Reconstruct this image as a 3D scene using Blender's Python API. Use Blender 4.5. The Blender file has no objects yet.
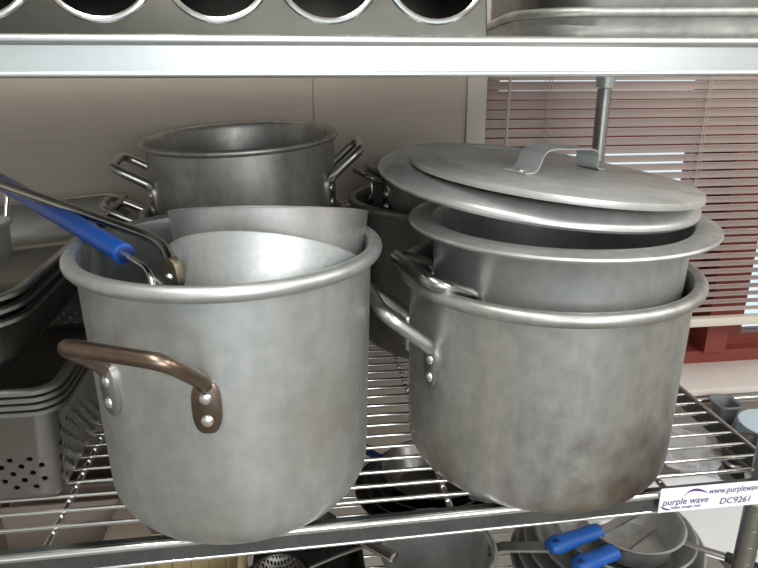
import bpy, bmesh, math, random
from math import sin, cos, pi, radians as R
from mathutils import Vector as V, Matrix, Euler
random.seed(7)
scn = bpy.context.scene
col = scn.collection

# ------------------------------------------------------------------ materials
def newmat(name):
    m = bpy.data.materials.new(name); m.use_nodes = True
    nt = m.node_tree; b = nt.nodes['Principled BSDF']
    return m, nt, b

def N(nt, t, **kw):
    n = nt.nodes.new(t)
    for k, v in kw.items(): setattr(n, k, v)
    return n

def math_node(nt, op, a, b=None):
    n = N(nt, 'ShaderNodeMath', operation=op)
    for i, v in enumerate((a, b)):
        if v is None: continue
        if isinstance(v, (int, float)): n.inputs[i].default_value = v
        else: nt.links.new(v, n.inputs[i])
    return n.outputs[0]

def metal(name, c1, c2, r1=.3, r2=.5, scale=(9, 9, 3), fine=60, bump=.02, metallic=1., stain=None, streak=0.):
    m, nt, b = newmat(name); L = nt.links
    tc = N(nt, 'ShaderNodeTexCoord'); mp = N(nt, 'ShaderNodeMapping'); mp.inputs['Scale'].default_value = scale
    L.new(tc.outputs['Object'], mp.inputs[0])
    n1 = N(nt, 'ShaderNodeTexNoise'); n1.inputs['Scale'].default_value = 1.; n1.inputs['Detail'].default_value = 6; n1.inputs['Roughness'].default_value = .65
    L.new(mp.outputs[0], n1.inputs['Vector'])
    n2 = N(nt, 'ShaderNodeTexNoise'); n2.inputs['Scale'].default_value = fine; n2.inputs['Detail'].default_value = 3
    L.new(tc.outputs['Object'], n2.inputs['Vector'])
    mp3 = N(nt, 'ShaderNodeMapping'); mp3.inputs['Scale'].default_value = (26, 26, 2.2); L.new(tc.outputs['Object'], mp3.inputs[0])
    n3 = N(nt, 'ShaderNodeTexNoise'); n3.inputs['Scale'].default_value = 1.; n3.inputs['Detail'].default_value = 8; n3.inputs['Roughness'].default_value = .7
    L.new(mp3.outputs[0], n3.inputs['Vector'])
    mix = math_node(nt, 'ADD', math_node(nt, 'MULTIPLY', n1.outputs[0], .75 - streak), math_node(nt, 'MULTIPLY', n2.outputs[0], .25))
    mix = math_node(nt, 'ADD', mix, math_node(nt, 'MULTIPLY', n3.outputs[0], streak))
    rp = N(nt, 'ShaderNodeMapRange'); rp.inputs[1].default_value = .36; rp.inputs[2].default_value = .64
    L.new(mix, rp.inputs[0])
    cm = N(nt, 'ShaderNodeMix', data_type='RGBA'); cm.inputs[6].default_value = (*c1, 1); cm.inputs[7].default_value = (*c2, 1)
    L.new(rp.outputs[0], cm.inputs[0]); out = cm.outputs[2]
    for (pos, rad, colr, amt) in (stain or []):
        d = N(nt, 'ShaderNodeVectorMath', operation='DISTANCE'); L.new(tc.outputs['Object'], d.inputs[0]); d.inputs[1].default_value = pos
        ns = N(nt, 'ShaderNodeTexNoise'); ns.inputs['Scale'].default_value = 28; ns.inputs['Detail'].default_value = 5
        L.new(tc.outputs['Object'], ns.inputs['Vector'])
        dd = math_node(nt, 'ADD', d.outputs['Value'], math_node(nt, 'MULTIPLY', ns.outputs[0], rad * .9))
        mr = N(nt, 'ShaderNodeMapRange'); mr.inputs[1].default_value = rad * .52; mr.inputs[2].default_value = rad * 1.2
        mr.inputs[3].default_value = amt; mr.inputs[4].default_value = 0.
        L.new(dd, mr.inputs[0])
        c2m = N(nt, 'ShaderNodeMix', data_type='RGBA'); c2m.inputs[7].default_value = (*colr, 1)
        L.new(mr.outputs[0], c2m.inputs[0]); L.new(out, c2m.inputs[6]); out = c2m.outputs[2]
    L.new(out, b.inputs['Base Color'])
    rr = N(nt, 'ShaderNodeMapRange'); rr.inputs[1].default_value = .3; rr.inputs[2].default_value = .7
    rr.inputs[3].default_value = r2; rr.inputs[4].default_value = r1
    L.new(mix, rr.inputs[0]); L.new(rr.outputs[0], b.inputs['Roughness'])
    b.inputs['Metallic'].default_value = metallic
    if bump:
        bp = N(nt, 'ShaderNodeBump'); bp.inputs['Strength'].default_value = bump * 4; bp.inputs['Distance'].default_value = .002
        L.new(mix, bp.inputs['Height']); L.new(bp.outputs[0], b.inputs['Normal'])
    return m

def plain(name, c, rough=.5, metallic=0., noise=.0, scale=30, c2=None, stretch=(1, 1, 1), bump=0.):
    m, nt, b = newmat(name); L = nt.links
    b.inputs['Roughness'].default_value = rough; b.inputs['Metallic'].default_value = metallic
    tc = N(nt, 'ShaderNodeTexCoord'); mp = N(nt, 'ShaderNodeMapping'); mp.inputs['Scale'].default_value = stretch
    L.new(tc.outputs['Object'], mp.inputs[0])
    n1 = N(nt, 'ShaderNodeTexNoise'); n1.inputs['Scale'].default_value = scale; n1.inputs['Detail'].default_value = 5
    L.new(mp.outputs[0], n1.inputs['Vector'])
    cm = N(nt, 'ShaderNodeMix', data_type='RGBA'); cm.inputs[6].default_value = (*c, 1)
    c2 = c2 or tuple(x * (1 - noise) for x in c); cm.inputs[7].default_value = (*c2, 1)
    L.new(n1.outputs[0], cm.inputs[0]); L.new(cm.outputs[2], b.inputs['Base Color'])
    if bump:
        bp = N(nt, 'ShaderNodeBump'); bp.inputs['Strength'].default_value = bump; bp.inputs['Distance'].default_value = .002
        L.new(n1.outputs[0], bp.inputs['Height']); L.new(bp.outputs[0], b.inputs['Normal'])
    return m

def perforated(name, c, mode):
    """sheet steel with a real staggered hole pattern (clear where a hole is)"""
    m = metal(name, c, tuple(x * .8 for x in c), .40, .48, (6, 6, 6), 90, .0)
    nt = m.node_tree; L = nt.links; b = nt.nodes['Principled BSDF']; out = nt.nodes['Material Output']
    tc = N(nt, 'ShaderNodeTexCoord'); sp = N(nt, 'ShaderNodeSeparateXYZ'); sn = N(nt, 'ShaderNodeSeparateXYZ')
    L.new(tc.outputs['Object'], sp.inputs[0]); L.new(tc.outputs['Normal'], sn.inputs[0])
    ax = math_node(nt, 'ABSOLUTE', sn.outputs[0]); ay = math_node(nt, 'ABSOLUTE', sn.outputs[1])
    if mode == 'wall':
        sel = math_node(nt, 'GREATER_THAN', ax, ay)
        u = math_node(nt, 'ADD', math_node(nt, 'MULTIPLY', sp.outputs[1], sel),
                      math_node(nt, 'MULTIPLY', sp.outputs[0], math_node(nt, 'SUBTRACT', 1., sel)))
        gp_ = N(nt, 'ShaderNodeNewGeometry'); sw = N(nt, 'ShaderNodeSeparateXYZ'); L.new(gp_.outputs['Position'], sw.inputs[0])
        w = sw.outputs[2]; pu, pw, rad = .021, .0095, .20
        zone = math_node(nt, 'MULTIPLY', math_node(nt, 'GREATER_THAN', w, .019), math_node(nt, 'LESS_THAN', w, math_node(nt, 'ADD', .064, math_node(nt, 'MULTIPLY', sel, .032))))
        side = math_node(nt, 'MAXIMUM', ax, ay)
        zone = math_node(nt, 'MULTIPLY', zone, math_node(nt, 'GREATER_THAN', side, .90))
    else:
        u, w = sp.outputs[0], sp.outputs[1]; pu, pw, rad = .005, .005, .34
        zone = 1.
    us = math_node(nt, 'DIVIDE', u, pu); ws = math_node(nt, 'DIVIDE', w, pw)
    st = math_node(nt, 'MULTIPLY', math_node(nt, 'FLOORED_MODULO', math_node(nt, 'FLOOR', ws), 2.), .5)
    fu = math_node(nt, 'SUBTRACT', math_node(nt, 'FRACT', math_node(nt, 'ADD', us, st)), .5)
    fw = math_node(nt, 'MULTIPLY', math_node(nt, 'SUBTRACT', math_node(nt, 'FRACT', ws), .5), pw / pu)
    d2 = math_node(nt, 'ADD', math_node(nt, 'MULTIPLY', fu, fu), math_node(nt, 'MULTIPLY', fw, fw))
    hole = math_node(nt, 'MULTIPLY', math_node(nt, 'LESS_THAN', d2, rad * rad * (.6 if mode == 'wall' else 1)), zone)
    tr = N(nt, 'ShaderNodeBsdfTransparent'); mx = N(nt, 'ShaderNodeMixShader')
    L.new(hole, mx.inputs[0]); L.new(b.outputs[0], mx.inputs[1]); L.new(tr.outputs[0], mx.inputs[2]); L.new(mx.outputs[0], out.inputs[0])
    return m

M = {}
M['alu'] = metal('dull_aluminium', (.38, .395, .385), (.66, .67, .655), .38, .54, (11, 11, 3.5), 60, .03, .85, streak=.3)
M['alu_left'] = metal('weathered_aluminium', (.36, .385, .375), (.64, .66, .65), .38, .54, (9, 9, 4), 60, .03, .85, streak=.3,
                      stain=[((.11, -.11, .14), .10, (.42, .39, .31), .55), ((-.02, -.15, .05), .07, (.42, .41, .36), .45), ((.14, -.05, .05), .07, (.36, .32, .24), .5)])
M['alu_stained'] = metal('stained_aluminium', (.29, .29, .275), (.60, .605, .58), .36, .54, (12, 12, 5), 60, .03, .88, streak=.32,
                         stain=[((.085, -.135, .0), .20, (.075, .046, .024), .95), ((.148, -.05, .05), .09, (.20, .15, .09), .5), ((-.135, -.08, .03), .05, (.22, .17, .10), .6),
                                ((.0, -.16, .0), .085, (.30, .25, .17), .6)])
M['alu_bright'] = metal('bright_aluminium', (.40, .42, .42), (.60, .62, .615), .42, .54, (14, 14, 14), 160, .03, .75, streak=.25)
M['alu_band'] = metal('worn_band_aluminium', (.52, .51, .49), (.76, .755, .74), .32, .44, (16, 16, 16), 80, .02, .85, streak=.3)
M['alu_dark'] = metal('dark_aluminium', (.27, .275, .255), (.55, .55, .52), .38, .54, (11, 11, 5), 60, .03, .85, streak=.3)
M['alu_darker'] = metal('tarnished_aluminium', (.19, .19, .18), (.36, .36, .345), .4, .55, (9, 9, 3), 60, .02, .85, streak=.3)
M['lid'] = metal('brushed_lid_aluminium', (.46, .46, .44), (.68, .68, .655), .28, .44, (3, 16, 16), 60, .015, .62)
M['lid2'] = metal('worn_lid_aluminium', (.42, .43, .42), (.66, .67, .66), .30, .46, (10, 10, 10), 60, .02, .62)
M['pan_brown'] = metal('dark_baked_pan', (.13, .125, .115), (.19, .185, .17), .35, .45, (6, 6, 6), 50, .0)
M['galv'] = metal('galvanised_strap', (.62, .66, .66), (.74, .77, .77), .3, .42, (30, 30, 30), 200, .01, .7)
M['steel'] = metal('stainless_steel', (.50, .50, .48), (.60, .60, .58), .15, .24, (5, 5, 5), 50, .0)
M['steel_dull'] = metal('dull_stainless_steel', (.34, .34, .32), (.46, .46, .435), .26, .36, (5, 5, 5), 50, .0)
M['shelf'] = metal('brushed_shelf_steel', (.56, .58, .58), (.66, .68, .67), .34, .42, (2, 30, 30), 40, .0)
M['holder'] = metal('holder_steel', (.12, .118, .105), (.20, .196, .178), .16, .24, (1.5, 20, 25), 40, .0)
M['chrome'] = metal('chrome_wire', (.74, .74, .72), (.84, .84, .82), .12, .2, (9, 9, 9), 50, .0)
M['bar'] = metal('bar_steel', (.15, .165, .175), (.24, .255, .265), .25, .4, (20, 20, 20), 250, .01)
M['bronze'] = metal('brown_bronze', (.17, .125, .095), (.29, .22, .175), .26, .40, (18, 18, 18), 90, .02)
M['handle_grey'] = metal('cast_grey_handle', (.40, .40, .385), (.56, .56, .54), .28, .4, (15, 15, 15), 90, .02)
M['handle_dark'] = metal('dark_steel_handle', (.26, .26, .25), (.42, .42, .40), .2, .32, (15, 15, 15), 90, .01)
M['rivet'] = metal('rivet_aluminium', (.72, .73, .73), (.82, .82, .82), .3, .4, (30, 30, 30), 90, .0)
M['brass'] = metal('tarnished_nickel', (.10, .088, .06), (.17, .15, .105), .4, .5, (20, 20, 20), 90, .01, .8)
M['blue'] = plain('blue_plastic', (.007, .07, .33), .32, noise=.2)
M['blue_grip'] = plain('blue_vinyl_grip', (.01, .11, .46), .45, noise=.15)
M['navy'] = plain('navy_plastic', (.01, .02, .10), .4, noise=.2)
M['black'] = plain('black_plastic', (.015, .015, .016), .45, noise=.2)
M['darkpan'] = metal('dark_pan_metal', (.10, .10, .095), (.18, .18, .17), .25, .4, (6, 6, 6), 60, .0)
M['wall'] = plain('beige_wall_panel', (.47, .415, .355), .75, c2=(.39, .34, .29), scale=14, stretch=(1, 1, 9), bump=.06)
M['trim'] = plain('pale_trim', (.60, .55, .49), .6, noise=.08, scale=12)
M['side'] = plain('painted_wall', (.55, .52, .47), .8, noise=.05, scale=6)
M['floor'] = plain('floor_tile', (.30, .27, .24), .5, noise=.25, scale=5)
M['ceil'] = plain('ceiling_tile', (.75, .75, .72), .9, noise=.05, scale=40)
M['redwood'] = plain('red_stained_wood', (.21, .042, .03), .42, c2=(.15, .028, .022), scale=9, stretch=(1, 1, 6))
M['slat'] = plain('blind_slat', (.62, .52, .475), .42, noise=.06, scale=4)
M['rail'] = plain('blind_rail', (.66, .60, .51), .5, noise=.05, scale=6)
M['cordm'] = plain('cord_white', (.40, .36, .33), .6, noise=.1)
M['sill'] = plain('sill_stone', (.70, .63, .585), .6, c2=(.62, .55, .51), scale=20)
M['cart'] = plain('grey_counter', (.30, .29, .28), .5, noise=.2, scale=10)
M['white'] = plain('white_ceramic', (.78, .80, .82), .2, noise=.03)
M['platec'] = plain('blue_white_plate', (.55, .66, .76), .25, noise=.08)
M['carton'] = plain('beige_carton', (.42, .345, .285), .8, c2=(.36, .29, .24), scale=8, stretch=(1, 1, 5))
M['carton_y'] = plain('pale_yellow_wood', (.68, .57, .32), .7, c2=(.55, .44, .23), scale=9, stretch=(8, 1, .6))
M['greybin'] = plain('grey_plastic', (.20, .21, .22), .5, noise=.15)
M['label'] = plain('label_paper', (.82, .82, .88), .5, noise=.02)
M['purple'] = plain('purple_ink', (.10, .03, .20), .5)
M['ink'] = plain('black_ink', (.05, .05, .08), .5)
M['perf'] = perforated('perforated_steel', (.31, .305, .285), 'wall')
M['mesh'] = perforated('sieve_mesh', (.22, .21, .20), 'flat')
m, nt, b = newmat('window_glass'); b.inputs['Base Color'].default_value = (.9, .97, 1, 1); b.inputs['Roughness'].default_value = .02
b.inputs['Transmission Weight'].default_value = 1.; b.inputs['IOR'].default_value = 1.02; M['glass'] = m
m, nt, b = newmat('clear_plastic'); b.inputs['Base Color'].default_value = (.92, .93, .95, 1); b.inputs['Roughness'].default_value = .22
b.inputs['Transmission Weight'].default_value = .75; b.inputs['IOR'].default_value = 1.1; M['bag'] = m

# ------------------------------------------------------------------ geometry helpers
def obj(name, bm, mat, parent=None, smooth=True, kind=None, label=None, sharp=40):
    me = bpy.data.meshes.new(name)
    bmesh.ops.recalc_face_normals(bm, faces=bm.faces[:])
    if smooth:
        for f in bm.faces: f.smooth = True
        for e in bm.edges:
            if len(e.link_faces) == 2 and e.calc_face_angle(0) > R(sharp): e.smooth = False
    bm.to_mesh(me); bm.free()
    me.materials.append(M[mat])
    o = bpy.data.objects.new(name, me); col.objects.link(o)
    if parent: o.parent = parent
    if kind: o['kind'] = kind
    if label: o['label'] = label
    return o

def thing(name, label, cat, loc=(0, 0, 0), rot=(0, 0, 0), group=None):
    o = bpy.data.objects.new(name, None); col.objects.link(o)
    o.empty_display_size = .05
    o.location = loc; o.rotation_euler = rot; o['label'] = label; o['category'] = cat
    if group: o['group'] = group
    return o

def tag(o, label, cat, group=None):
    o['label'] = label; o['category'] = cat
    if group: o['group'] = group
    return o

def lathe(prof, seg=96, bm=None, c=(0, 0, 0), a0=0, a1=2 * pi):
    """prof: list of (r,z); revolve about z"""
    bm = bm or bmesh.new(); full = abs(a1 - a0 - 2 * pi) < 1e-6
    n = seg if full else seg + 1; rings = []
    for r, z in prof:
        if r < 1e-6: rings.append([bm.verts.new((c[0], c[1], c[2] + z))])
        else: rings.append([bm.verts.new((c[0] + r * cos(a0 + (a1 - a0) * i / seg), c[1] + r * sin(a0 + (a1 - a0) * i / seg), c[2] + z)) for i in range(n)])
    for A, B in zip(rings[:-1], rings[1:]):
        for i in range(seg):
            j = (i + 1) % n
            if len(A) == 1 and len(B) == 1: continue
            if len(A) == 1: bm.faces.new((A[0], B[j], B[i]))
            elif len(B) == 1: bm.faces.new((A[i], A[j], B[0]))
            else: bm.faces.new((A[i], A[j], B[j], B[i]))
    return bm

def fillet(pts, rad, n=6):
    pts = [V(p) for p in pts]; out = [pts[0]]
    for a, b, c in zip(pts[:-2], pts[1:-1], pts[2:]):
        u = (a - b); w = (c - b); d = min(rad, u.length * .48, w.length * .48)
        p, q = b + u.normalized() * d, b + w.normalized() * d
        for i in range(n + 1):
            t = i / n; out.append(p * (1 - t) ** 2 + b * 2 * t * (1 - t) + q * t * t)
    out.append(pts[-1]); return out

def tube(path, r, seg=14, bm=None, cap=True, squash=None):
    """round bar along path; r is a number or a list"""
    bm = bm or bmesh.new(); P = [V(p) for p in path]; n = len(P)
    T = [(P[min(i + 1, n - 1)] - P[max(i - 1, 0)]).normalized() for i in range(n)]
    up = V((0, 0, 1)) if abs(T[0].z) < .9 else V((1, 0, 0))
    nrm = (up - T[0] * up.dot(T[0])).normalized(); rings = []
    for i in range(n):
        nrm = (nrm - T[i] * nrm.dot(T[i])).normalized(); bi = T[i].cross(nrm)
        rr = r[i] if isinstance(r, (list, tuple)) else r
        rings.append([bm.verts.new(P[i] + nrm * rr * (squash or 1) * cos(2 * pi * k / seg) + bi * rr * sin(2 * pi * k / seg)) for k in range(seg)])
    for A, B in zip(rings[:-1], rings[1:]):
        for k in range(seg): bm.faces.new((A[k], A[(k + 1) % seg], B[(k + 1) % seg], B[k]))
    if cap:
        for ring, i, s in ((rings[0], 0, -1), (rings[-1], n - 1, 1)):
            rr = r[i] if isinstance(r, (list, tuple)) else r
            cv = bm.verts.new(P[i] + T[i] * s * rr * .35)
            for k in range(seg): bm.faces.new((ring[k], ring[(k + 1) % seg], cv))
    return bm

def box(x0, x1, y0, y1, z0, z1, bm=None, mat=None):
    bm = bm or bmesh.new()
    vs = [bm.verts.new(p) for p in ((x0, y0, z0), (x1, y0, z0), (x1, y1, z0), (x0, y1, z0), (x0, y0, z1), (x1, y0, z1), (x1, y1, z1), (x0, y1, z1))]
    if mat is not None:
        for v in vs: v.co = mat @ v.co
    for f in ((0, 3, 2, 1), (4, 5, 6, 7), (0, 1, 5, 4), (1, 2, 6, 5), (2, 3, 7, 6), (3, 0, 4, 7)): bm.faces.new([vs[i] for i in f])
    return bm

def bevel(bm, w, seg=2):
    bmesh.ops.bevel(bm, geom=bm.edges[:], offset=w, segments=seg, affect='EDGES', profile=.5); return bm

def ribbon(path, width_dir, w, t, bm=None):
    """flat strap: path of centre points, swept rectangle w wide (along width_dir) and t thick"""
    bm = bm or bmesh.new(); P = [V(p) for p in path]; n = len(P); W = V(width_dir).normalized(); rings = []
    for i in range(n):
        T = (P[min(i + 1, n - 1)] - P[max(i - 1, 0)]).normalized(); nn = T.cross(W).normalized()
        rings.append([bm.verts.new(P[i] + W * a * w / 2 + nn * b * t / 2) for a, b in ((-1, -1), (1, -1), (1, 1), (-1, 1))])
    for A, B in zip(rings[:-1], rings[1:]):
        for k in range(4): bm.faces.new((A[k], A[(k + 1) % 4], B[(k + 1) % 4], B[k]))
    bm.faces.new(rings[0]); bm.faces.new(rings[-1]); return bm

def arc(cx, cz, r, a0, a1, n=8):
    return [(cx + r * cos(R(a0 + (a1 - a0) * i / n)), cz + r * sin(R(a0 + (a1 - a0) * i / n))) for i in range(n + 1)]

def pot_profile(rt, rb, h, rc, bead, t=.004):
    """closed section of a stock pot: rounded base, slightly tapered wall, rolled rim bead"""
    p = [(0, 0)] + arc(rb - rc, rc, rc, -90, -4, 9)
    zc = h - bead; n = 6
    for i in range(1, n + 1): p.append((rb + (rt - rb) * i / n, rc + (zc - bead * .6 - rc) * i / n))
    p += arc(rt + bead * .55, zc, bead, 215, -145 + 30, 14)[0:0]
    p += [(rt + bead * .55 + bead * cos(R(a)), zc + bead * sin(R(a))) for a in range(215, 520, 24)]
    p += [(rt - t, zc - bead)]
    for i in range(1, n + 1): p.append((rt - t + (rb - rt) * i / n, zc - bead + (rc + t - zc + bead) * i / n))
    p += arc(rb - rc, rc + t, rc - t, -4, -90, 7)[1:] + [(0, t * 1.5)]
    return p

def flange_profile(rt, rb, h, rc, rf, t=.003):
    """pot with a wide flat turned-out flange"""
    p = [(0, 0)] + arc(rb - rc, rc, rc, -90, -4, 9)
    n = 6
    for i in range(1, n + 1): p.append((rb + (rt - rb) * i / n, rc + (h - .014 - rc) * i / n))
    p += [(rt + .004, h - .009), (rf - .006, h - .0085), (rf - .001, h - .0075), (rf, h - .005), (rf - .001, h - .0025), (rf - .006, h - .001), (rf - .012, h + .0005), (rt + .008, h + .001), (rt + .001, h - .002), (rt - t, h - .010)]
    for i in range(1, n + 1): p.append((rt - t + (rb - rt) * i / n, h - .014 + (rc + t - h + .014) * i / n))
    p += arc(rb - rc, rc + t, rc - t, -4, -90, 7)[1:] + [(0, t * 1.5)]
    return p

def dome(c, nrm, r, hgt, bm=None):
    bm = bm or bmesh.new(); nrm = V(nrm).normalized()
    a = nrm.orthogonal().normalized(); b = nrm.cross(a); rings = []
    for k in range(5):
        t = R(90) * k / 4
        if k == 4: rings.append([bm.verts.new(V(c) + nrm * hgt)])
        else: rings.append([bm.verts.new(V(c) + (a * cos(2 * pi * i / 12) + b * sin(2 * pi * i / 12)) * r * cos(t) + nrm * hgt * sin(t)) for i in range(12)])
    for A, B in zip(rings[:-1], rings[1:]):
        for i in range(12):
            j = (i + 1) % 12
            bm.faces.new((A[i], A[j], B[j], B[i]) if len(B) > 1 else (A[i], A[j], B[0]))
    bm.faces.new(rings[0]); return bm

def plate_on_wall(bm, c, nrm, w, h, t):
    """rounded riveting plate lying on the pot wall"""
    nrm = V(nrm).normalized(); tan = V((0, 0, 1)).cross(nrm).normalized(); up = nrm.cross(tan).normalized()
    out = []
    for i in range(20):
        a = 2 * pi * i / 20
        ca, sa = cos(a), sin(a)
        x = w / 2 * math.copysign(abs(ca) ** .75, ca); z = h / 2 * math.copysign(abs(sa) ** .75, sa)
        out.append((x, z))
    lo = [bm.verts.new(V(c) + tan * x + up * z - nrm * .002) for x, z in out]
    mi = [bm.verts.new(V(c) + tan * x + up * z + nrm * t * .7) for x, z in out]
    hi = [bm.verts.new(V(c) + tan * x * .86 + up * z * .93 + nrm * t) for x, z in out]
    for A, B in ((lo, mi), (mi, hi)):
        for i in range(20): bm.faces.new((A[i], A[(i + 1) % 20], B[(i + 1) % 20], B[i]))
    bm.faces.new(hi); bm.faces.new(lo)

def loop_handle(pot, Rw, phi, half, ztop, plen, out, rise, r, mat, pw=.027, label=None, rivets=2, pmats=None):
    """bail handle of a pot: two riveted plates and a bar that stands off the wall. Rw: wall radius there"""
    bm = bmesh.new(); o = V((cos(R(phi)), sin(R(phi)), 0)); ends = []
    rv = []; pl = []
    for s in (-1, 1):
        a = R(phi + s * half); n = V((cos(a), sin(a), 0)); w = n * Rw
        pb_ = bmesh.new(); plate_on_wall(pb_, w + V((0, 0, ztop - plen / 2)), n, pw, plen, .004); pl.append((s, pb_))
        ends.append((w + n * .003 + V((0, 0, ztop - plen * .08)), w + n * (r * 1.1) + V((0, 0, ztop + r * .3)), w + n * .004 + o * out + V((0, 0, ztop + rise))))
        for k in range(rivets): rv.append((w + n * .0038 + V((0, 0, ztop - plen * (.32 + .42 * k / max(1, rivets - 1)))), n))
    (a0, a1, a2), (b0, b1, b2) = ends
    path = fillet([a0, a1, a2, b2, b1, b0], out * .42, 8)
    tube(path, r, 14, bm)
    h = obj('handle', bm, mat, pot, label=label)
    for s, pb_ in pl: obj('mounting_plate', pb_, (pmats or (mat, mat))[0 if s < 0 else 1], h, label='grey plate' if pmats and s < 0 else None)
    for c, n in rv: obj('rivet', dome(c, n, .0062, .0035), 'rivet', h)
    return h

# ------------------------------------------------------------------ the setting
WY = 1.30                                            # face of the back wall
wall = bmesh.new()
box(-2.2, .0435, WY, WY + .12, -.9, 1.7, wall); box(.0465, .343, WY, WY + .12, -.9, 1.7, wall)
box(.0435, .0465, WY + .004, WY + .12, -.9, 1.7, wall)
box(.343, 2.6, WY, WY + .12, -.9, -.262, wall); box(.343, .381, WY + .004, WY + .12, -.262, 1.7, wall)
box(.381, 2.6, WY, WY + .12, .95, 1.7, wall); box(1.75, 2.6, WY, WY + .12, -.262, .95, wall)
obj('wall_back', wall, 'wall', kind='structure', smooth=False)
obj('trim_1', bevel(box(.3445, .383, WY - .006, WY + .01, -.26, 1.7), .0015), 'trim', kind='structure')
obj('wall_left', box(-2.3, -2.2, -3.0, WY + .12, -.9, 1.7), 'side', kind='structure', smooth=False)
obj('wall_right', box(2.6, 2.7, -3.0, WY + .12, -.9, 1.7), 'side', kind='structure', smooth=False)
obj('floor', box(-2.3, 2.7, -3.0, WY + .12, -1.0, -.9), 'floor', kind='structure', smooth=False)
obj('ceiling', box(-2.3, 2.7, -3.0, WY + .12, 1.7, 1.8), 'ceil', kind='structure', smooth=False)

win = bmesh.new()
FY0, FY1 = 1.40, 1.47
box(.383, 1.75, FY0, FY1, -.245, -.212, win)          # bottom rail
box(.383, 1.75, FY0, FY1, .90, .95, win)              # head
box(.383, 1.75, FY0 + .01, FY1, .285, .420, win)      # transom
box(.383, .44, FY0, FY1, -.212, .90, win)             # left jamb
box(1.70, 1.75, FY0, FY1, -.212, .90, win)
box(1.005, 1.062, FY0 - .012, FY1, -.212, .90, win)   # mullion
box(.925, .965, FY0 + .03, FY1, -.212, .90, win)      # sash stiles
box(1.092, 1.128, FY0 + .03, FY1, -.212, .90, win)
box(.965, 1.005, FY0 + .055, FY1 + .01, -.212, .90, win); box(1.062, 1.092, FY0 + .055, FY1 + .01, -.212, .90, win)
box(.44, .925, FY0 + .03, FY1, -.212, -.182, win); box(1.128, 1.70, FY0 + .03, FY1, -.212, -.182, win)
wf = obj('window_1', win, 'redwood', kind='structure', smooth=False)
pn = box(.44, .925, 1.452, 1.456, -.182, .285); box(1.128, 1.70, 1.452, 1.456, -.182, .285, pn)
box(.44, .925, 1.452, 1.456, .420, .90, pn); box(1.128, 1.70, 1.452, 1.456, .420, .90, pn)
p_ = obj('pane', pn, 'glass', wf, smooth=False)
sl = bevel(box(.372, 1.78, WY - .035, 1.42, -.262, -.245), .003); box(.376, 1.78, WY - .016, WY + .02, -.296, -.262, sl)
obj('trim_2', sl, 'sill', kind='structure', label='beige window sill under the red frame')

# venetian blind hanging in the window
vb = thing('venetian_blind', 'beige venetian blind with tilted slats hanging in the red framed window', 'blind', (1.04, 1.365, -.105))
def L(p, root): return V(p) - root.location
sb = bmesh.new(); z = -.085
while z < .86:
    mat = Matrix.Translation((0, 0, z + .105)) @ Matrix.Rotation(R(-44), 4, 'X')
    for x in (0,):
        n = 4; w = .0125
        top = []; 
        for k in range(n + 1):
            yy = -w + 2 * w * k / n; zz = .0016 * (1 - (yy / w) ** 2)
            top.append([sb.verts.new(mat @ V((sx, yy, zz + dz))) for sx, dz in ((-.648, 0), (.69, 0), (.69, -.0007), (-.648, -.0007))])
        for A, B in zip(top[:-1], top[1:]):
            for q in range(4): sb.faces.new((A[q], A[(q + 1) % 4], B[(q + 1) % 4], B[q]))
        sb.faces.new(top[0]); sb.faces.new(top[-1])
    z += .0192
obj('slats', sb, 'slat', vb)
obj('bottom_rail', bevel(box(-.648, .69, -.012, .012, -.021, .0), .003), 'rail', vb)
obj('head_rail', bevel(box(-.648, .69, -.018, .018, .965, 1.0), .003), 'rail', vb)
for x in (-.51, -.155, .5):
    cb = tube([(x, -.0145, 0), (x, -.0145, .97)], .0011, 6); tube([(x + .006, -.0145, 0), (x + .006, -.0145, .97)], .0009, 6, cb)
    tube([(x + .003, .0145, 0), (x + .003, .0145, .97)], .0009, 6, cb)
    obj('cord', cb, 'cordm', vb)
obj('tilt_wand', tube([(-.60, -.022, .12), (-.592, -.022, .96)], .003, 8), 'cordm', vb, label='clear tilt wand')

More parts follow.
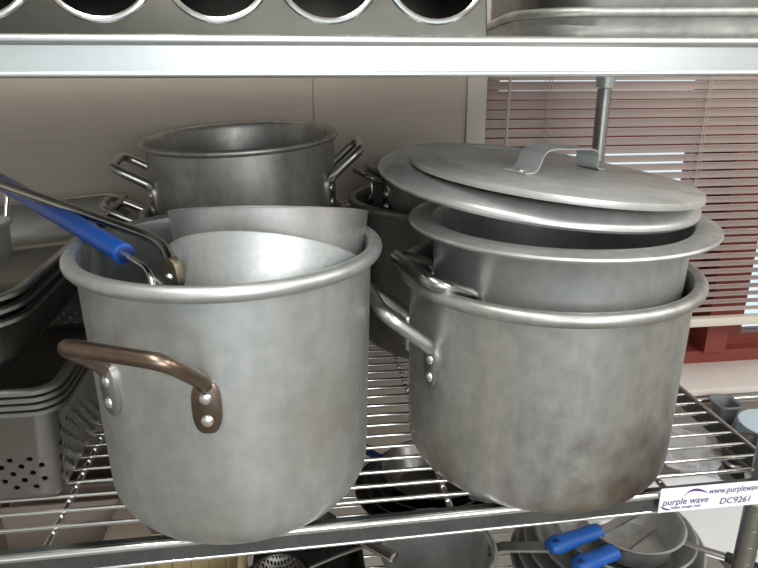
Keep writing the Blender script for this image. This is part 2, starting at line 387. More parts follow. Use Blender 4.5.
# ------------------------------------------------------------------ shelving unit
rack = thing('storage_rack', 'chrome storage rack with a solid upper shelf and wire shelves below holding pots', 'shelving', (0, .9, -.9))
RB = V((0, .9, -.9))
def rk(name, bm, mat, parent=None, **kw):
    bmesh.ops.translate(bm, verts=bm.verts[:], vec=-RB); return obj(name, bm, mat, parent or rack, **kw)
X0, X1 = -.64, .585
us = box(X0, X1, .612, 1.20, .492, .4985); box(X0, X1, .612, .616, .468, .4985, us)
box(X0, X1, 1.196, 1.20, .468, .4985, us); box(X0, X0 + .004, .612, 1.20, .468, .4985, us); box(X1 - .004, X1, .612, 1.2, .468, .4985, us)
tube([(X0, .6125, .4965), (X1, .6125, .4965)], .0046, 12, us); tube([(X0, .613, .4685), (X1, .613, .4685)], .0028, 10, us)
rk('upper_shelf', us, 'shelf', label='bright solid steel upper shelf')
def wire_shelf(z, nm):
    fb = box(X0, X1, .592, .609, z - .003, z, None); box(X0, X1, .593, .597, z - .022, z - .002, fb)
    box(X0, X1, 1.186, 1.19, z - .022, z - .001, fb); box(X0, X0 + .004, .6, 1.19, z - .026, z + .001, fb); box(X1 - .005, X1, .6, 1.19, z - .026, z + .001, fb)
    for v in fb.verts:
        if v.co.y < .612 and abs(v.co.z - z) < .0235: v.co.y += (v.co.x - .08) * .0165
    fr = rk(nm, fb, 'bar', smooth=False)
    sk = lambda x: (x - .08) * .0165
    eb = tube([(X0, .5935 + sk(X0), z + .001), (X1, .5935 + sk(X1), z + .001)], .0044, 12); tube([(X0, .594 + sk(X0), z - .0225), (X1, .594 + sk(X1), z - .0225)], .0022, 10, eb)
    tube([(X1 - .002, .6, z + .001), (X1 - .002, 1.19, z + .001)], .0025, 8, eb); tube([(X0, 1.188, z), (X1, 1.188, z)], .003, 8, eb)
    rk('edge_bead', eb, 'chrome', fr)
    wb = bmesh.new(); y = .6365
    while y < 1.185: tube([(X0, y, z - .0025), (X1 - .003, y, z - .0025)], .0025, 10, wb); y += .0275
    rk('wires', wb, 'chrome', fr)
    sb2 = bmesh.new()
    for x in (-.50, -.275, -.05, .165, .43): tube([(x, .605, z - .009), (x, 1.188, z - .009)], .004, 8, sb2)
    rk('support_rods', sb2, 'chrome', fr)
    return fr
ws = wire_shelf(0., 'wire_shelf'); wire_shelf(-.32, 'wire_shelf')
for x in (-.61, .556):
    for y in (.622, 1.178):
        if x > 0 and y > 1: x = .568
        pb = tube([(x, y, -.89), (x, y, 1.25)], .0125, 18)
        z = -.8
        while z < 1.2:
            lathe([(.0126, z - .0012), (.0120, z), (.0126, z + .0012)], 18, pb, (x, y, 0)); z += .025
        po = rk('post', pb, 'steel_dull')
        for zz in (.468, -.005, -.325):
            rk('collar', lathe([(.0126, zz - .034), (.0158, zz - .032), (.0185, zz - .001), (.0126, zz)], 20, None, (x, y, 0)), 'galv', po)
        rk('foot', lathe([(0, -.9), (.018, -.9), (.018, -.893), (.008, -.885), (0, -.885)], 16, None, (x, y, 0)), 'steel', po)

# stock sticker on the shelf edge
st = rk('label_sticker', bevel(box(.4055, .557, .5925, .5937, -.0195, .0135), .0004, 1), 'label', label='white paper label with purple printing on shelf edge')
def text(s, size, x, z, mat, shear=0., squeeze=1.):
    cu = bpy.data.curves.new('t', 'FONT'); cu.body = s; cu.size = size; cu.extrude = .0001; cu.shear = shear
    tmp = bpy.data.objects.new('t', cu); col.objects.link(tmp); bpy.context.view_layer.update()
    me = bpy.data.meshes.new_from_object(tmp.evaluated_get(bpy.context.evaluated_depsgraph_get()))
    bpy.data.objects.remove(tmp); me.materials.clear(); me.materials.append(M[mat])
    me.transform(Matrix.Translation((x + .003, .5922, z - .0008)) @ Matrix.Rotation(R(90), 4, 'X') @ Matrix.Diagonal((squeeze, 1, 1, 1)))
    me.transform(Matrix.Translation(-RB)); me.name = 'lettering'
    o = bpy.data.objects.new('lettering', me); col.objects.link(o); o.parent = st; return o
text('purple wave', .0125, .4065, -.0085, 'purple', .1, .93)
text('Simple. Straight. Sold.', .0045, .418, -.0140, 'purple', 0, .95)
text('www.purplewave.com', .0115, .4625, .0025, 'purple', .1, .82)
text('DC9261', .0118, .478, -.0130, 'ink', .15, 1.0)
def swoosh(pts, w):
    bm = bmesh.new(); n = len(pts); top = []; bot = []
    for i, (x, z) in enumerate(pts):
        t = w * sin(pi * (i + .4) / (n - .2)) ; top.append((x, z + t)); bot.append((x, z - t))
    a = [bm.verts.new((x + .003, .5923, z - .0008)) for x, z in top]; b2 = [bm.verts.new((x + .003, .5923, z - .0008)) for x, z in bot]
    a2 = [bm.verts.new((x + .003, .5927, z - .0008)) for x, z in top]; b3 = [bm.verts.new((x + .003, .5927, z - .0008)) for x, z in bot]
    for i in range(n - 1):
        bm.faces.new((a[i], a[i + 1], b2[i + 1], b2[i])); bm.faces.new((a[i], a2[i], a2[i + 1], a[i + 1])); bm.faces.new((b2[i], b3[i], b3[i + 1], b2[i + 1]))
    return bm
rk('swoosh', swoosh([(.432 + .030 * i / 10, .002 + .0078 * sin(R(165) * (i / 10) ** .7)) for i in range(11)], .0016), 'purple', st)
rk('swoosh', swoosh([(.404 + .014 * i / 8, -.0095 - .0055 * sin(pi * (i / 8) * .55)) for i in range(9)], .0012), 'purple', st)

# ------------------------------------------------------------------ stock pots
def pot(name, label, cat, c, prof, mat, z=0., seg=128, **kw):
    t = thing(name, label, cat, (c[0], c[1], z), **kw); obj('body', lathe(prof, seg), mat, t); return t

PL = pot('stock_pot', 'large dull aluminium stock pot with a brown bail handle, front left on the wire shelf', 'pot', (-.0712, .6975),
         pot_profile(.1528, .1468, .2995, .046, .0080), 'alu_left', 0, group=None)
loop_handle(PL, .1515, -116, 20.5, .209, .054, .048, .040, .0074, 'bronze', .027, pmats=('handle_grey', 'bronze'), label='brown tarnished handle')
loop_handle(PL, .1515, 64, 20.5, .209, .054, .048, .040, .0074, 'bronze', .026, label='brown tarnished handle')

PR = pot('stock_pot', 'large aluminium stock pot with burnt brown base, front right under the lids', 'pot', (.2985, .7235),
         pot_profile(.1648, .1622, .2510, .032, .0080), 'alu_stained', 0)
loop_handle(PR, .1642, -175, 18, .180, .052, .052, .041, .0078, 'handle_grey', .025)

PI = pot('stock_pot', 'aluminium pot with a wide flat rim, nested inside the stained front right pot', 'pot', (.312, .734),
         flange_profile(.148, .142, .296, .03, .178), 'alu', .0100)
loop_handle(PI, .1455, -168, 23, .2300, .05, .052, .020, .0084, 'handle_dark', .025)

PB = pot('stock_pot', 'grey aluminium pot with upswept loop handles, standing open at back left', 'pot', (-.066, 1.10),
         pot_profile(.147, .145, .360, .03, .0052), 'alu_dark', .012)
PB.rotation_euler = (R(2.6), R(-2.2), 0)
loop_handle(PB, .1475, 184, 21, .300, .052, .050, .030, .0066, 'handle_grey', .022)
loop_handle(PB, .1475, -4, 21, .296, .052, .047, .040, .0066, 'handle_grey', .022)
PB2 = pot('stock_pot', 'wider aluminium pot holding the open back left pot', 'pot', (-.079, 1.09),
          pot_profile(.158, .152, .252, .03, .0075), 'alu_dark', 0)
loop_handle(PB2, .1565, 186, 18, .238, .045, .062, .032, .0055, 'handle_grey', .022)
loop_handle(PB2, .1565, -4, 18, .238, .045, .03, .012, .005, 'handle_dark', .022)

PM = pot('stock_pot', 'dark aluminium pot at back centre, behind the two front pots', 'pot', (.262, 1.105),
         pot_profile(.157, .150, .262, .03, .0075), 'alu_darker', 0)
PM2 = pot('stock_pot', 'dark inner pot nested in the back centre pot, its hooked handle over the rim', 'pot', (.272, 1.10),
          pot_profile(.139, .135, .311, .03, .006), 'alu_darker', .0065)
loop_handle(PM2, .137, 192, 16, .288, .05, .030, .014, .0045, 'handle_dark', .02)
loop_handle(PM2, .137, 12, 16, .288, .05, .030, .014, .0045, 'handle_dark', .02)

# ------------------------------------------------------------------ lids
def lid_rot(nx, ny): return V((0, 0, 1)).rotation_difference(V((nx, ny, 1.)).normalized()).to_euler()
l2 = thing('pot_lid', 'wide worn aluminium lid tilted under the handled lid on the right pots', 'lid', (.3025, .797, .3405), lid_rot(.0986, -.0650))
Rl = .2
obj('lid_disc', lathe([(0, -.004), (.155, -.004), (.165, -.004), (.180, -.008), (.192, -.0105), (.196, -.0105), (.198, -.0075), (.1975, -.0035), (.195, -.001), (.190, .0025), (.182, .0075), (.174, .0095), (.166, .0085), (.158, .0045), (.150, .003), (0, .003)], 128), 'lid2', l2)
l1 = thing('pot_lid', 'round aluminium lid with a strap handle, topmost on the right pots', 'lid', (.3105, .757, .3550), lid_rot(.1048, -.0150))
obj('lid_disc', lathe([(0, .000), (.160, -.001), (.165, -.006), (.168, -.0085), (.1705, -.008), (.171, -.005), (.170, -.001), (.166, .0015), (.148, .0025), (.144, .0045), (.138, .005), (0, .0055)], 128), 'lid', l1)
hp = fillet([(-.076, 0, .0065), (-.058, 0, .0065), (-.050, 0, .029), (-.034, 0, .032), (.038, 0, .031), (.050, 0, .027), (.051, 0, .0065), (.068, 0, .0065)], .009, 5)
hr = Matrix.Rotation(R(36), 4, 'Z'); hc = V((-.004, -.026, 0)); hp = [hc + hr @ V((p.x * 1.18, p.y, p.z)) for p in hp]
hl = obj('handle', ribbon(hp, hr @ V((0, 1, 0)), .030, .0016), 'galv', l1, label='pale galvanised strap handle')
for x in (-.079, .074): obj('rivet', dome(hc + hr @ V((x, 0, .0072)), (0, 0, 1), .004, .002), 'rivet', hl)

# ------------------------------------------------------------------ in the front left pot
def leaning(name, label, cat, rim_c, nrm, R_, Rb, depth, mat, rc=.012, t=.002):
    """plain flared pan whose open top leans away; its origin is the middle of its base"""
    n = V(nrm).normalized(); base = V(rim_c) - n * depth
    o = thing(name, label, cat, base, V((0, 0, 1)).rotation_difference(n).to_euler())
    pr = [(0, 0)] + arc(Rb - rc, rc, rc, -90, -5, 7) + [(R_ - .001, depth - .003), (R_, depth - .001), (R_ - .0008, depth), (R_ - t, depth - .001)] + arc(Rb - rc, rc + t, rc - t, -5, -90, 6) + [(0, t)]
    obj('body', lathe(pr, 128), mat, o); return o
a33, a15 = R(33), R(15.5)
sp = leaning('saucepan', 'bright aluminium saucepan with long tubular steel handle, leaning back inside the front left pot', 'saucepan',
             (-.029, .690, .272), (sin(R(7)), sin(a33), cos(a33)), .107, .087, .113, 'alu_bright')
leaning('cake_pan', 'shallow round aluminium pan standing in the mouth of the leaning bright saucepan', 'pan',
        (-.0265, .742, .3175), (sin(R(1.5)), sin(a15), cos(a15)), .1115, .102, .072, 'alu_band')
inv = Matrix.LocRotScale(sp.location, sp.rotation_euler, None).inverted()
W = lambda p: inv @ V(p)
hpth = fillet([W((-.1185, .626, .294)), W((-.1300, .658, .3035)), W((-.1500, .690, .3060)), W((-.2632, .777, .325)), W((-.3415, .8215, .343)), W((-.44, .875, .366))], .025, 8)
hd = obj('handle', tube(hpth, .0056, 14), 'steel', sp)
bk = bmesh.new(); bn = V((-.15, -.8, .55)).normalized()
bnn = sp.rotation_euler.to_matrix().inverted() @ V((-.62, -.76, .05))
plate_on_wall(bk, W((-.1145, .622, .2875)), bnn, .019, .030, .007)
br = obj('bracket', bk, 'brass', sp, label='tarnished brownish handle bracket')
obj('rivet', dome(W((-.1205, .617, .284)), bnn, .0045, .004), 'rivet', br)

bl = thing('skimmer', 'long blue handled skimmer resting across the rim of the front left pot', 'utensil', (-.142, .622, .27))
Q = lambda p: V(p) - bl.location
grip = [(-.4797, 1.065, .334), (-.2219, .7179, .309), (-.1669, .6469, .3005)]
gb = tube([Q(p) for p in fillet(grip, .08, 6)], .0108, 20)
obj('grip', gb, 'blue', bl, label='blue plastic grip')
gd = (V(grip[2]) - V(grip[1])).normalized()
obj('socket_shade', dome(Q(V(grip[2]) + gd * .0040), gd, .0082, .0006), 'navy', bl, label='dark disc for the shaded hollow end of the grip')  # closed end; the shade of the hollow is a dark coloured disc
obj('rod', tube([Q(p) for p in fillet([(-.171, .652, .301), (-.138, .606, .2978), (-.1300, .588, .291), (-.1275, .580, .270)], .012, 6)], .0032, 12), 'chrome', bl)
bm = bmesh.new(); pts = [(-.129, .590, .3005), (-.100, .573, .2885), (-.100, .573, .21), (-.129, .590, .21)]
vs = [bm.verts.new(Q(p)) for p in pts]; f = bm.faces.new(vs); r_ = bmesh.ops.solidify(bm, geom=[f], thickness=.0015)
obj('blade', bm, 'steel_dull', bl, smooth=False)

# ------------------------------------------------------------------ rectangular pans
def rrect(hw, hd, r, z, n=6):
    out = []
    for cx, cy, a in ((hw - r, hd - r, 0), (-hw + r, hd - r, 90), (-hw + r, -hd + r, 180), (hw - r, -hd + r, 270)):
        for i in range(n + 1): t = R(a + 90 * i / n); out.append((cx + r * cos(t), cy + r * sin(t), z))
    return out
def loft(loops, bm=None, cap0=True, cap1=True):
    bm = bm or bmesh.new(); rings = [[bm.verts.new(p) for p in l] for l in loops]; n = len(rings[0])
    for A, B in zip(rings[:-1], rings[1:]):
        for i in range(n): bm.faces.new((A[i], A[(i + 1) % n], B[(i + 1) % n], B[i]))
    if cap0: bm.faces.new(rings[0])
    if cap1: bm.faces.new(rings[-1])
    return bm
def pan_loops(hw, hd, dep, taper=.018, lip=.012, t=.0016, r=.045, rb=.02):
    iw, idp = hw - lip, hd - lip; L_ = []
    # outside, bottom to rim
    for a in range(0, 91, 15):
        o = rb * (1 - sin(R(a))); L_.append(rrect(iw - taper - o, idp - taper - o, max(r - o, .008), rb * (1 - cos(R(a)))))
    L_.append(rrect(iw, idp, r, dep - .006)); L_.append(rrect(iw + .002, idp + .002, r, dep - .004))
    L_.append(rrect(hw - .002, hd - .002, r + .008, dep - .0065)); L_.append(rrect(hw, hd, r + .009, dep - .005)); L_.append(rrect(hw, hd, r + .009, dep - .001))
    L_.append(rrect(hw - .002, hd - .002, r + .008, dep)); L_.append(rrect(iw + .003, idp + .003, r, dep)); L_.append(rrect(iw - t, idp - t, r, dep - .003))
    for a in range(90, -1, -15):
        o = rb * (1 - sin(R(a))); L_.append(rrect(iw - taper - t - o, idp - taper - t - o, max(r - o, .008), t + rb * (1 - cos(R(a)))))
    return L_
places = ['lowest', 'second from the bottom', 'third from the bottom', 'topmost']
pc = None; PPX, PPY = -.4175, .921
for k in range(4):
    z = .0005 + .0082 * k
    if k == 0:
        pc = thing('perforated_pan', '', 'pan', (PPX, PPY, z), (0, 0, 0), 'nested perforated steam table pans')
        body = obj('body', loft(pan_loops(.1625, .265, .128, .010, r=.022, rb=.014)), 'perf', pc); o = pc
    else:
        o = pc.copy(); col.objects.link(o); c2 = body.copy(); col.objects.link(c2); c2.parent = o; o.location = (PPX, PPY, z)
    o['label'] = 'perforated stainless steam table pan, ' + places[k] + ' of the four nested at lower left'
    o['category'] = 'pan'
up = None
pl3 = ['lowest', 'middle', 'uppermost']
for k in range(3):
    loc = (-.432, .915, .1500 + .0132 * k); rot = (R(.9), R(-5), R(0))
    if k == 0:
        up = thing('steam_table_pan', '', 'pan', loc, rot, 'tilted plain steam table pans'); ub = obj('body', loft(pan_loops(.1625, .270, .0745, .017, r=.035, rb=.030, t=.0012)), 'steel_dull', up); o = up
    else:
        o = up.copy(); col.objects.link(o); c2 = ub.copy(); col.objects.link(c2); c2.parent = o; o.location = loc
    o['label'] = 'tilted plain stainless steam table pan, ' + pl3[k] + ' of three lying on the perforated pans'; o['category'] = 'pan'

sv = thing('sauce_pot', 'small pale round pot with a chrome loop handle, lying in the pans at far left', 'pot', (-.448, .945, .196), (0, R(-5), 0))
obj('body', lathe(pot_profile(.060, .052, .070, .022, .003, .002), 64), 'alu', sv)
obj('handle', tube(fillet([(.040, .044, .060), (.050, .052, .100), (.046, .062, .112), (.020, .075, .112), (.012, .064, .100), (.010, .060, .060)], .012, 6), .003, 10), 'chrome', sv)

# ------------------------------------------------------------------ on the upper shelf
fh = thing('flatware_holder', 'stainless flatware cylinder holder with large round holes on the upper left shelf', 'holder', (-.063, .72, .499))
def holed_panel(x0, x1, z0, z1, xs, zc, r, y, t):
    """panel in the xz plane with round holes"""
    bm = bmesh.new(); n = 32
    edges = [x0] + [(a + b) / 2 for a, b in zip(xs[:-1], xs[1:])] + [x1]
    for cx, l, rr in zip(xs, edges[:-1], edges[1:]):
        for yy in (y, y + t):
            ci, bo = [], []
            for i in range(n):
                a = 2 * pi * (i + .5) / n; ca, sa = cos(a), sin(a)
                ci.append(bm.verts.new((cx + r * ca, yy, zc + r * sa)))
                k = min(((rr - cx) if ca > 0 else (cx - l)) / max(abs(ca), 1e-6), ((z1 - zc) if sa > 0 else (zc - z0)) / max(abs(sa), 1e-6))
                bo.append(bm.verts.new((cx + k * ca, yy, zc + k * sa)))
            for i in range(n): bm.faces.new((ci[i], ci[(i + 1) % n], bo[(i + 1) % n], bo[i]))
            # corners
            for sx, ex in ((1, rr), (-1, l)):
                for sz, ez in ((1, z1), (-1, z0)):
                    cand = [v for v in bo if abs(v.co.x - ex) < 1e-6 and (v.co.z - zc) * sz > 0]; cb2 = [v for v in bo if abs(v.co.z - ez) < 1e-6 and (v.co.x - cx) * sx > 0]
                    if cand and cb2:
                        va = max(cand, key=lambda v: abs(v.co.z - zc)); vb2 = max(cb2, key=lambda v: abs(v.co.x - cx))
                        bm.faces.new((va, vb2, bm.verts.new((ex, yy, ez))))
    return bm
fh.rotation_euler = (R(-13), 0, 0); fh.location = (-.063, .645, .4995); FHO = V((-.063, .640, .4995))
xs = [-.363, -.262, -.161, -.0600, .0395, .1395]
fp = holed_panel(-.43, .1885, .4995, .645, xs, .5615, .0470, .640, .0015)
bmesh.ops.remove_doubles(fp, verts=fp.verts[:], dist=1e-5)
box(.187, .1885, .640, .80, .4995, .645, fp); box(-.43, -.4285, .64, .80, .4995, .645, fp); box(-.43, .1885, .64, .80, .6435, .645, fp); box(-.43, .1885, .7985, .80, .4995, .645, fp); box(-.43, .1885, .64, .80, .4995, .501, fp)
bmesh.ops.translate(fp, verts=fp.verts[:], vec=-FHO)
obj('body', fp, 'holder', fh, smooth=False)
for x in xs:
    rb_ = bmesh.new(); tube([(x + .0470 * cos(2 * pi * i / 40), .6395, .5615 + .0470 * sin(2 * pi * i / 40)) for i in range(41)], .0030, 8, rb_, cap=False)
    bmesh.ops.translate(rb_, verts=rb_.verts[:], vec=-FHO); obj('hole_rim', rb_, 'chrome', fh, label='rolled bright hole rim')

rp = thing('roasting_pan', 'aluminium roasting pan with a thick rolled rim on the upper right shelf', 'pan', (.498, .905, .499), (0, 0, R(-9)))
def roaster(hw, hd, dep, fl, r, b=.0045):
    L_ = []
    for a in range(0, 91, 15):
        o = .016 * (1 - sin(R(a))); L_.append(rrect(hw - fl - o, hd - fl - o, r - o, .016 * (1 - cos(R(a))), 10))
    L_.append(rrect(hw - b * 1.6, hd - b * 1.6, r, dep - b * 2, 10))
    for a in range(200, 500, 30): L_.append(rrect(hw - b + b * cos(R(a)), hd - b + b * cos(R(a)), r + b * cos(R(a)), dep - b + b * sin(R(a)), 10))
    L_.append(rrect(hw - b * 2.5, hd - b * 2.5, r - .004, dep - b * 2, 10)); L_.append(rrect(hw - fl - .006, hd - fl - .006, r - .02, .012, 10)); L_.append(rrect(hw - fl - .014, hd - fl - .014, r - .03, .003, 10))
    return L_
obj('body', loft(roaster(.225, .235, .0345, .016, .09, .0052)), 'alu_dark', rp)
rp2 = thing('roasting_pan', 'smooth deep pan standing inside the roasting pan on the upper right shelf', 'pan', (.497, .915, .5025), (0, 0, R(-9)))
obj('body', loft(roaster(.218, .205, .13, .022, .08)), 'pan_brown', rp2)

# ------------------------------------------------------------------ lower wire shelf
Z3 = -.32
pt = thing('platter', 'white oval platter to the right of the stack of skillets', 'platter', (.722, .885, -.2995), (0, 0, R(-25)))
pb = lathe([(0, 0), (.08, 0), (.085, .003), (.118, .016), (.120, .018), (.117, .019), (.084, .007), (.09, .005), (0, .005)], 72)
for v in pb.verts: v.co.x *= 1.10
obj('dish', pb, 'white', pt)
def skillet_prof(r, h, t=.0025): return [(0, 0), (r * .72, 0), (r * .78, .004), (r - .004, h - .006), (r + .003, h - .002), (r + .004, h), (r + .001, h + .001), (r - .006, h - .004), (r * .77, .008), (r * .70, t + .001), (0, t + .001)]
sizes = [(.137, .460, .800), (.135, .466, .797), (.130, .472, .793), (.122, .478, .789), (.100, .486, .785), (.072, .496, .781)]
nm = ['largest and lowest', 'second from the bottom', 'third from the bottom', 'fourth from the bottom', 'second from the top', 'smallest and topmost']
z = Z3 + .0005
for k, (r, x, y) in enumerate(sizes):
    t = thing('skillet', 'grey skillet, ' + nm[k] + ' of the nested stack at lower right', 'skillet', (x, y, z), (0, 0, 0), 'nested skillets on the bottom shelf')
    obj('body', lathe(skillet_prof(r, .046), 72), 'alu', t)
    if k == 5:
        h0 = V((.050, -.055, .042)); h1 = V((.085, -.090, .048)); h2 = V((.125, -.135, .050))
        obj('handle', tube([h0, h1, h2 * .4 + h1 * .6], .0055, 10, squash=.7), 'handle_grey', t)
        obj('grip', tube([h1 * .9 + h2 * .1, h2], [.0075, .009], 12), 'black', t, label='black plastic grip')
    else:
        a = R(70 + 22 * k); d = V((cos(a), sin(a), 0))
        obj('handle', tube([d * (r - .008) + V((0, 0, .040)), d * (r + .05) + V((0, 0, .050)), d * (r + .14) + V((0, 0, .056))], .006, 10, squash=.5), 'handle_grey', t)
    z += .0185 if k < 4 else .014
def spoon(name, label, a, b, c, g):
    t = thing(name, label, 'utensil', a, (0, 0, 0), g); a, b, c = V(a), V(b), V(c); d = (b - a); s = d.normalized()
    pts = [a + d * i / 8 for i in range(9)]; rad = [.0115, .0155, .0158, .0146, .0135, .0130, .0135, .0138, .0125]
    obj('grip', tube([p - a for p in pts], rad, 14, squash=.72), 'blue_grip', t, label='blue moulded grip')
    ring = V((0, 0, .0)); cc = d * .13; n = V((-.25, -.55, .8)).normalized(); u = n.orthogonal().normalized(); w = n.cross(u)
    obj('hole_shade', dome(cc + n * .0105, n, .0062, .0008), 'navy', t, label='dark disc for the shaded hanging hole in the grip')  # no opening is cut; a dark disc stands in for its shade
    obj('shaft', ribbon([b - a - s * .004, b - a + s * .02, c - a], s.cross(V((0, 0, 1))), .014, .004), 'handle_grey', t)
    return t
spoon('serving_spoon', 'serving spoon with blue grip lying across skillets, nearer the shelf edge bar', (.348, .745, -.190), (.435, .768, -.188), (.52, .80, -.183), 'blue handled spoons')
spoon('serving_spoon', 'serving spoon with blue grip cut off by the bottom of the photo', (.372, .706, -.194), (.440, .727, -.192), (.52, .765, -.186), 'blue handled spoons')

gp = thing('saucepan', 'pale grey deep saucepan under the middle of the shelf edge', 'saucepan', (.192, .785, Z3))
obj('body', lathe(pot_profile(.082, .072, .118, .02, .004, .003), 80), 'alu', gp)
hh = obj('handle', ribbon([(.074, -.012, .108), (.095, -.016, .117), (.185, -.034, .122)], (.2, 1, .2), .016, .005), 'handle_grey', gp)
for q in ((.082, -.009, .1145), (.080, -.018, .1135)): obj('rivet', dome(q, (-.2, -.1, 1), .004, .002), 'rivet', hh)

names4 = ['lowest', 'second from the bottom', 'third from the bottom', 'uppermost']
base = None
for k in range(4):
    loc = (.222 + .003 * k, 1.02 - .004 * k, Z3 + .0005 + .0165 * k)
    lab = 'dark frying pan under the gap between the front pots, ' + names4[k] + ' of stack'
    t = thing('frying_pan', lab, 'pan', loc, (0, 0, R(125 + 9 * k)), 'dark frying pans below the wire shelf')
    r = .128 - .012 * k
    obj('body', lathe(skillet_prof(r, .05), 72), 'darkpan', t)
    obj('handle', tube([(r - .005, 0, .044), (r + .05, 0, .058), (r + .15, 0, .064)], .0075, 10, squash=.6), 'navy' if k == 3 else 'black', t, label='navy grip handle' if k == 3 else None)

sv2 = thing('sieve', 'round dark mesh sieve below the bottom of the front left pot', 'sieve', (-.045, .775, -.222))
obj('mesh', lathe([(0, -.022), (.02, -.021), (.036, -.014), (.044, 0)], 48), 'mesh', sv2)
obj('rim', lathe([(.044 + .0025 * cos(R(a)), .0025 * sin(R(a))) for a in range(0, 361, 45)], 48), 'darkpan', sv2)
obj('handle', tube([(.045, .01, 0), (.09, .03, 0), (.16, .06, -.004)], .003, 8), 'steel_dull', sv2)
ld = thing('ladle', 'steel ladle handle lying left of the pale grey saucepan', 'utensil', (.03, .79, -.235))
obj('shaft', tube([(.012, .03, .045), (.045, -.004, .055), (.088, -.055, .062)], [.008, .0085, .010], 12, squash=.6), 'steel', ld)
obj('bowl', lathe([(0, -.03), (.02, -.027), (.035, -.014), (.04, .004), (.0385, .004), (.033, -.012), (.018, -.025), (0, -.028)], 40, None, (-.02, .06, .03)), 'darkpan', ld)
bx = thing('wire_basket', 'dark metal basket supporting utensils under the front left pot', 'basket', (.0, .80, Z3))
bb = loft(pan_loops(.085, .075, .072, .006, lip=.006, r=.02, rb=.01)); obj('body', bb, 'darkpan', bx)

def carton(label, x0, x1, y0, y1, z1, mat, tape=None):
    t = thing('carton', label, 'box', ((x0 + x1) / 2, (y0 + y1) / 2, Z3)); hw, hd, h = (x1 - x0) / 2, (y1 - y0) / 2, z1 - Z3
    bm = loft([rrect(hw, hd, .002, 0, 1), rrect(hw, hd, .002, h, 1), rrect(hw - .003, hd - .003, .001, h, 1), rrect(hw - .003, hd - .003, .001, .004, 1)])
    obj('body', bm, mat, t, smooth=False)
    for sx in (-1, 1):
        obj('flap', box(-hw * .5, hw * .5, -hd, hd, -.0015, .0015, None, Matrix.Translation((sx * hw * 1.0, 0, h)) @ Matrix.Rotation(R(sx * 62), 4, 'Y') @ Matrix.Translation((sx * hw * .5, 0, 0))), mat, t, smooth=False)
    return t
cr = thing('wooden_crate', 'pale yellow slatted wooden crate below the front left pot', 'crate', (-.165, .78, Z3))
cb = bmesh.new()
for i in range(5): box(-.068 + i * .0275, -.043 + i * .0275, -.075, -.069, .004, .125, cb); box(-.068 + i * .0275, -.043 + i * .0275, .069, .075, .004, .125, cb)
for s in (-1, 1): box(s * .068 - .003, s * .068 + .003, -.069, .069, .0, .125, cb)
box(-.065, .065, -.069, .069, 0, .006, cb)
obj('body', cb, 'carton_y', cr, smooth=False)
carton('open beige carton below the perforated pans at lower left', -.44, -.27, .70, .86, -.13, 'carton')
carton('wide beige carton at the far left of the bottom shelf', -.62, -.50, .66, .98, -.14, 'carton')
carton('beige carton at the back left of the bottom shelf', -.46, -.20, .93, 1.16, -.15, 'carton')

# ------------------------------------------------------------------ counter at the right, below the window
ct = thing('side_counter', 'grey low steel table standing under the window sill at right', 'table', (1.15, 1.06, -.9))
obj('tabletop', bevel(box(-.46, .75, -.27, .20, .575, .60), .004), 'cart', ct)
for x, y in ((-.43, -.24), (-.43, .17), (.7, -.24), (.7, .17)): obj('leg', tube([(x, y, 0), (x, y, .578)], .015, 14), 'steel_dull', ct)
obj('rail', tube(fillet([(-.34, .195, .60), (-.34, .195, .632), (.72, .195, .632), (.72, .195, .60)], .015, 5), .006, 12), 'chrome', ct, label='bright rail along the back of the table')
plates = None
for k in range(9):
    loc = (.985, 1.105, -.2995 + .0055 * k)
    if k == 0:
        o = obj('plate', lathe([(0, 0), (.035, 0), (.04, .002), (.062, .0075), (.064, .009), (.062, .0095), (.038, .005), (0, .004)], 48), 'platec'); plates = o
    else: o = plates.copy(); col.objects.link(o)
    o.location = loc
    ords = ['bottom', 'second', 'third', 'fourth', 'fifth', 'sixth', 'seventh', 'eighth', 'top']
    tag(o, 'bluish white plate on the table under the window, ' + (ords[k] + ' from the bottom' if 0 < k < 8 else 'at the ' + ords[k]) + ' of the stack', 'plate', 'stack of bluish plates')
gbn = thing('storage_bin', 'dark grey plastic bin beside the bluish plates at right', 'bin', (.955, 1.215, -.2995))
obj('body', loft(pan_loops(.030, .032, .05, .005, lip=.006, r=.012, rb=.008)), 'greybin', gbn)
bag = thing('plastic_bag', 'clear plastic bag with a pale label, lying on the table seen through the shelf', 'bag', (.775, 1.09, -.2995))
bb = bmesh.new(); bmesh.ops.create_icosphere(bb, subdivisions=4, radius=1.)
for v in bb.verts:
    p = v.co.copy(); s = 1 + .16 * sin(7 * p.x + 3 * p.y) * cos(5 * p.y - 4 * p.z) + .08 * sin(17 * p.x * p.y + 9 * p.z)
    v.co = V((p.x * .065 * s, p.y * .085 * s, max(0, (p.z * s * .5 + .5)) * .045))
obj('film', bb, 'bag', bag)
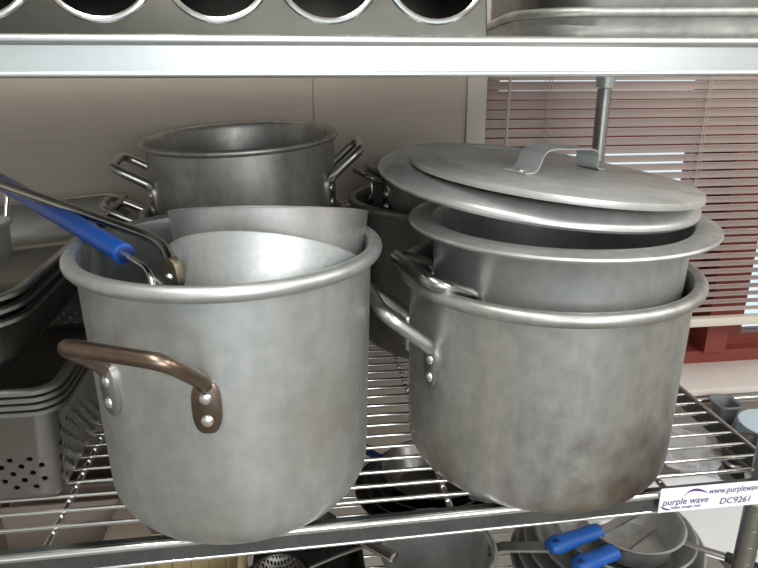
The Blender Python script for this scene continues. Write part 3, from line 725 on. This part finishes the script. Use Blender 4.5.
obj('tag', bevel(box(-.045, .025, -.098, -.070, .012, .0135, None, Matrix.Rotation(R(0), 4, 'Z')), .0004, 1), 'label', bag, label='pale paper label')
bk2 = thing('colander', 'dark perforated metal tub on the table at the right of the skillets', 'colander', (.875, 1.0, -.2995))
obj('body', loft(pan_loops(.055, .075, .06, .008, lip=.008, r=.03, rb=.012)), 'darkpan', bk2)
obj('handle', tube(fillet([(-.056, -.03, .052), (-.078, -.03, .056), (-.078, .03, .056), (-.056, .03, .052)], .01, 5), .003, 8), 'steel_dull', bk2)

# ------------------------------------------------------------------ light
w = bpy.data.worlds.new('World'); scn.world = w; w.use_nodes = True
bg = w.node_tree.nodes['Background']; bg.inputs[0].default_value = (.86, .96, 1., 1); bg.inputs[1].default_value = 1.0
def area(name, loc, target, sx, sy, power, color=(1, 1, 1)):
    l = bpy.data.lights.new(name, 'AREA'); l.shape = 'RECTANGLE'; l.size = sx; l.size_y = sy; l.energy = power; l.color = color
    o = bpy.data.objects.new(name, l); col.objects.link(o); o.location = loc
    o.rotation_euler = (V(target) - V(loc)).to_track_quat('-Z', 'Y').to_euler(); return o
area('ceiling_fluorescent', (-.3, -.2, 1.66), (-.3, -.15, 0), .35, 1.3, 22, (1, .985, .95))
area('ceiling_fluorescent', (1.4, -.4, 1.66), (1.3, -.2, 0), .35, 1.3, 32, (1, .985, .95))
area('side_fill', (1.95, .05, 1.05), (.2, 1.2, .25), .5, .5, 9, (1, .98, .94))  # added fill from the right to lift the right wall panel, no known lamp
area('front_light', (.55, -1.9, 1.0), (.1, .8, .3), 1.5, 1.2, 36, (1, 1, 1))  # broad light behind the camera, set for the bright shelf front

cam = bpy.data.cameras.new('Camera'); co = bpy.data.objects.new('Camera', cam); col.objects.link(co)
co.location = (0, 0, .478); co.rotation_euler = (R(90 - 18.6), 0, R(-7.5))
cam.sensor_width = 36; cam.lens = 657 * 36 / 758; cam.clip_start = .02
scn.camera = co
scn.view_settings.view_transform = 'Standard'; scn.view_settings.look = 'None'; scn.view_settings.gamma = 1.0
scn.view_settings.exposure = 0.0; scn.view_settings.use_curve_mapping = False
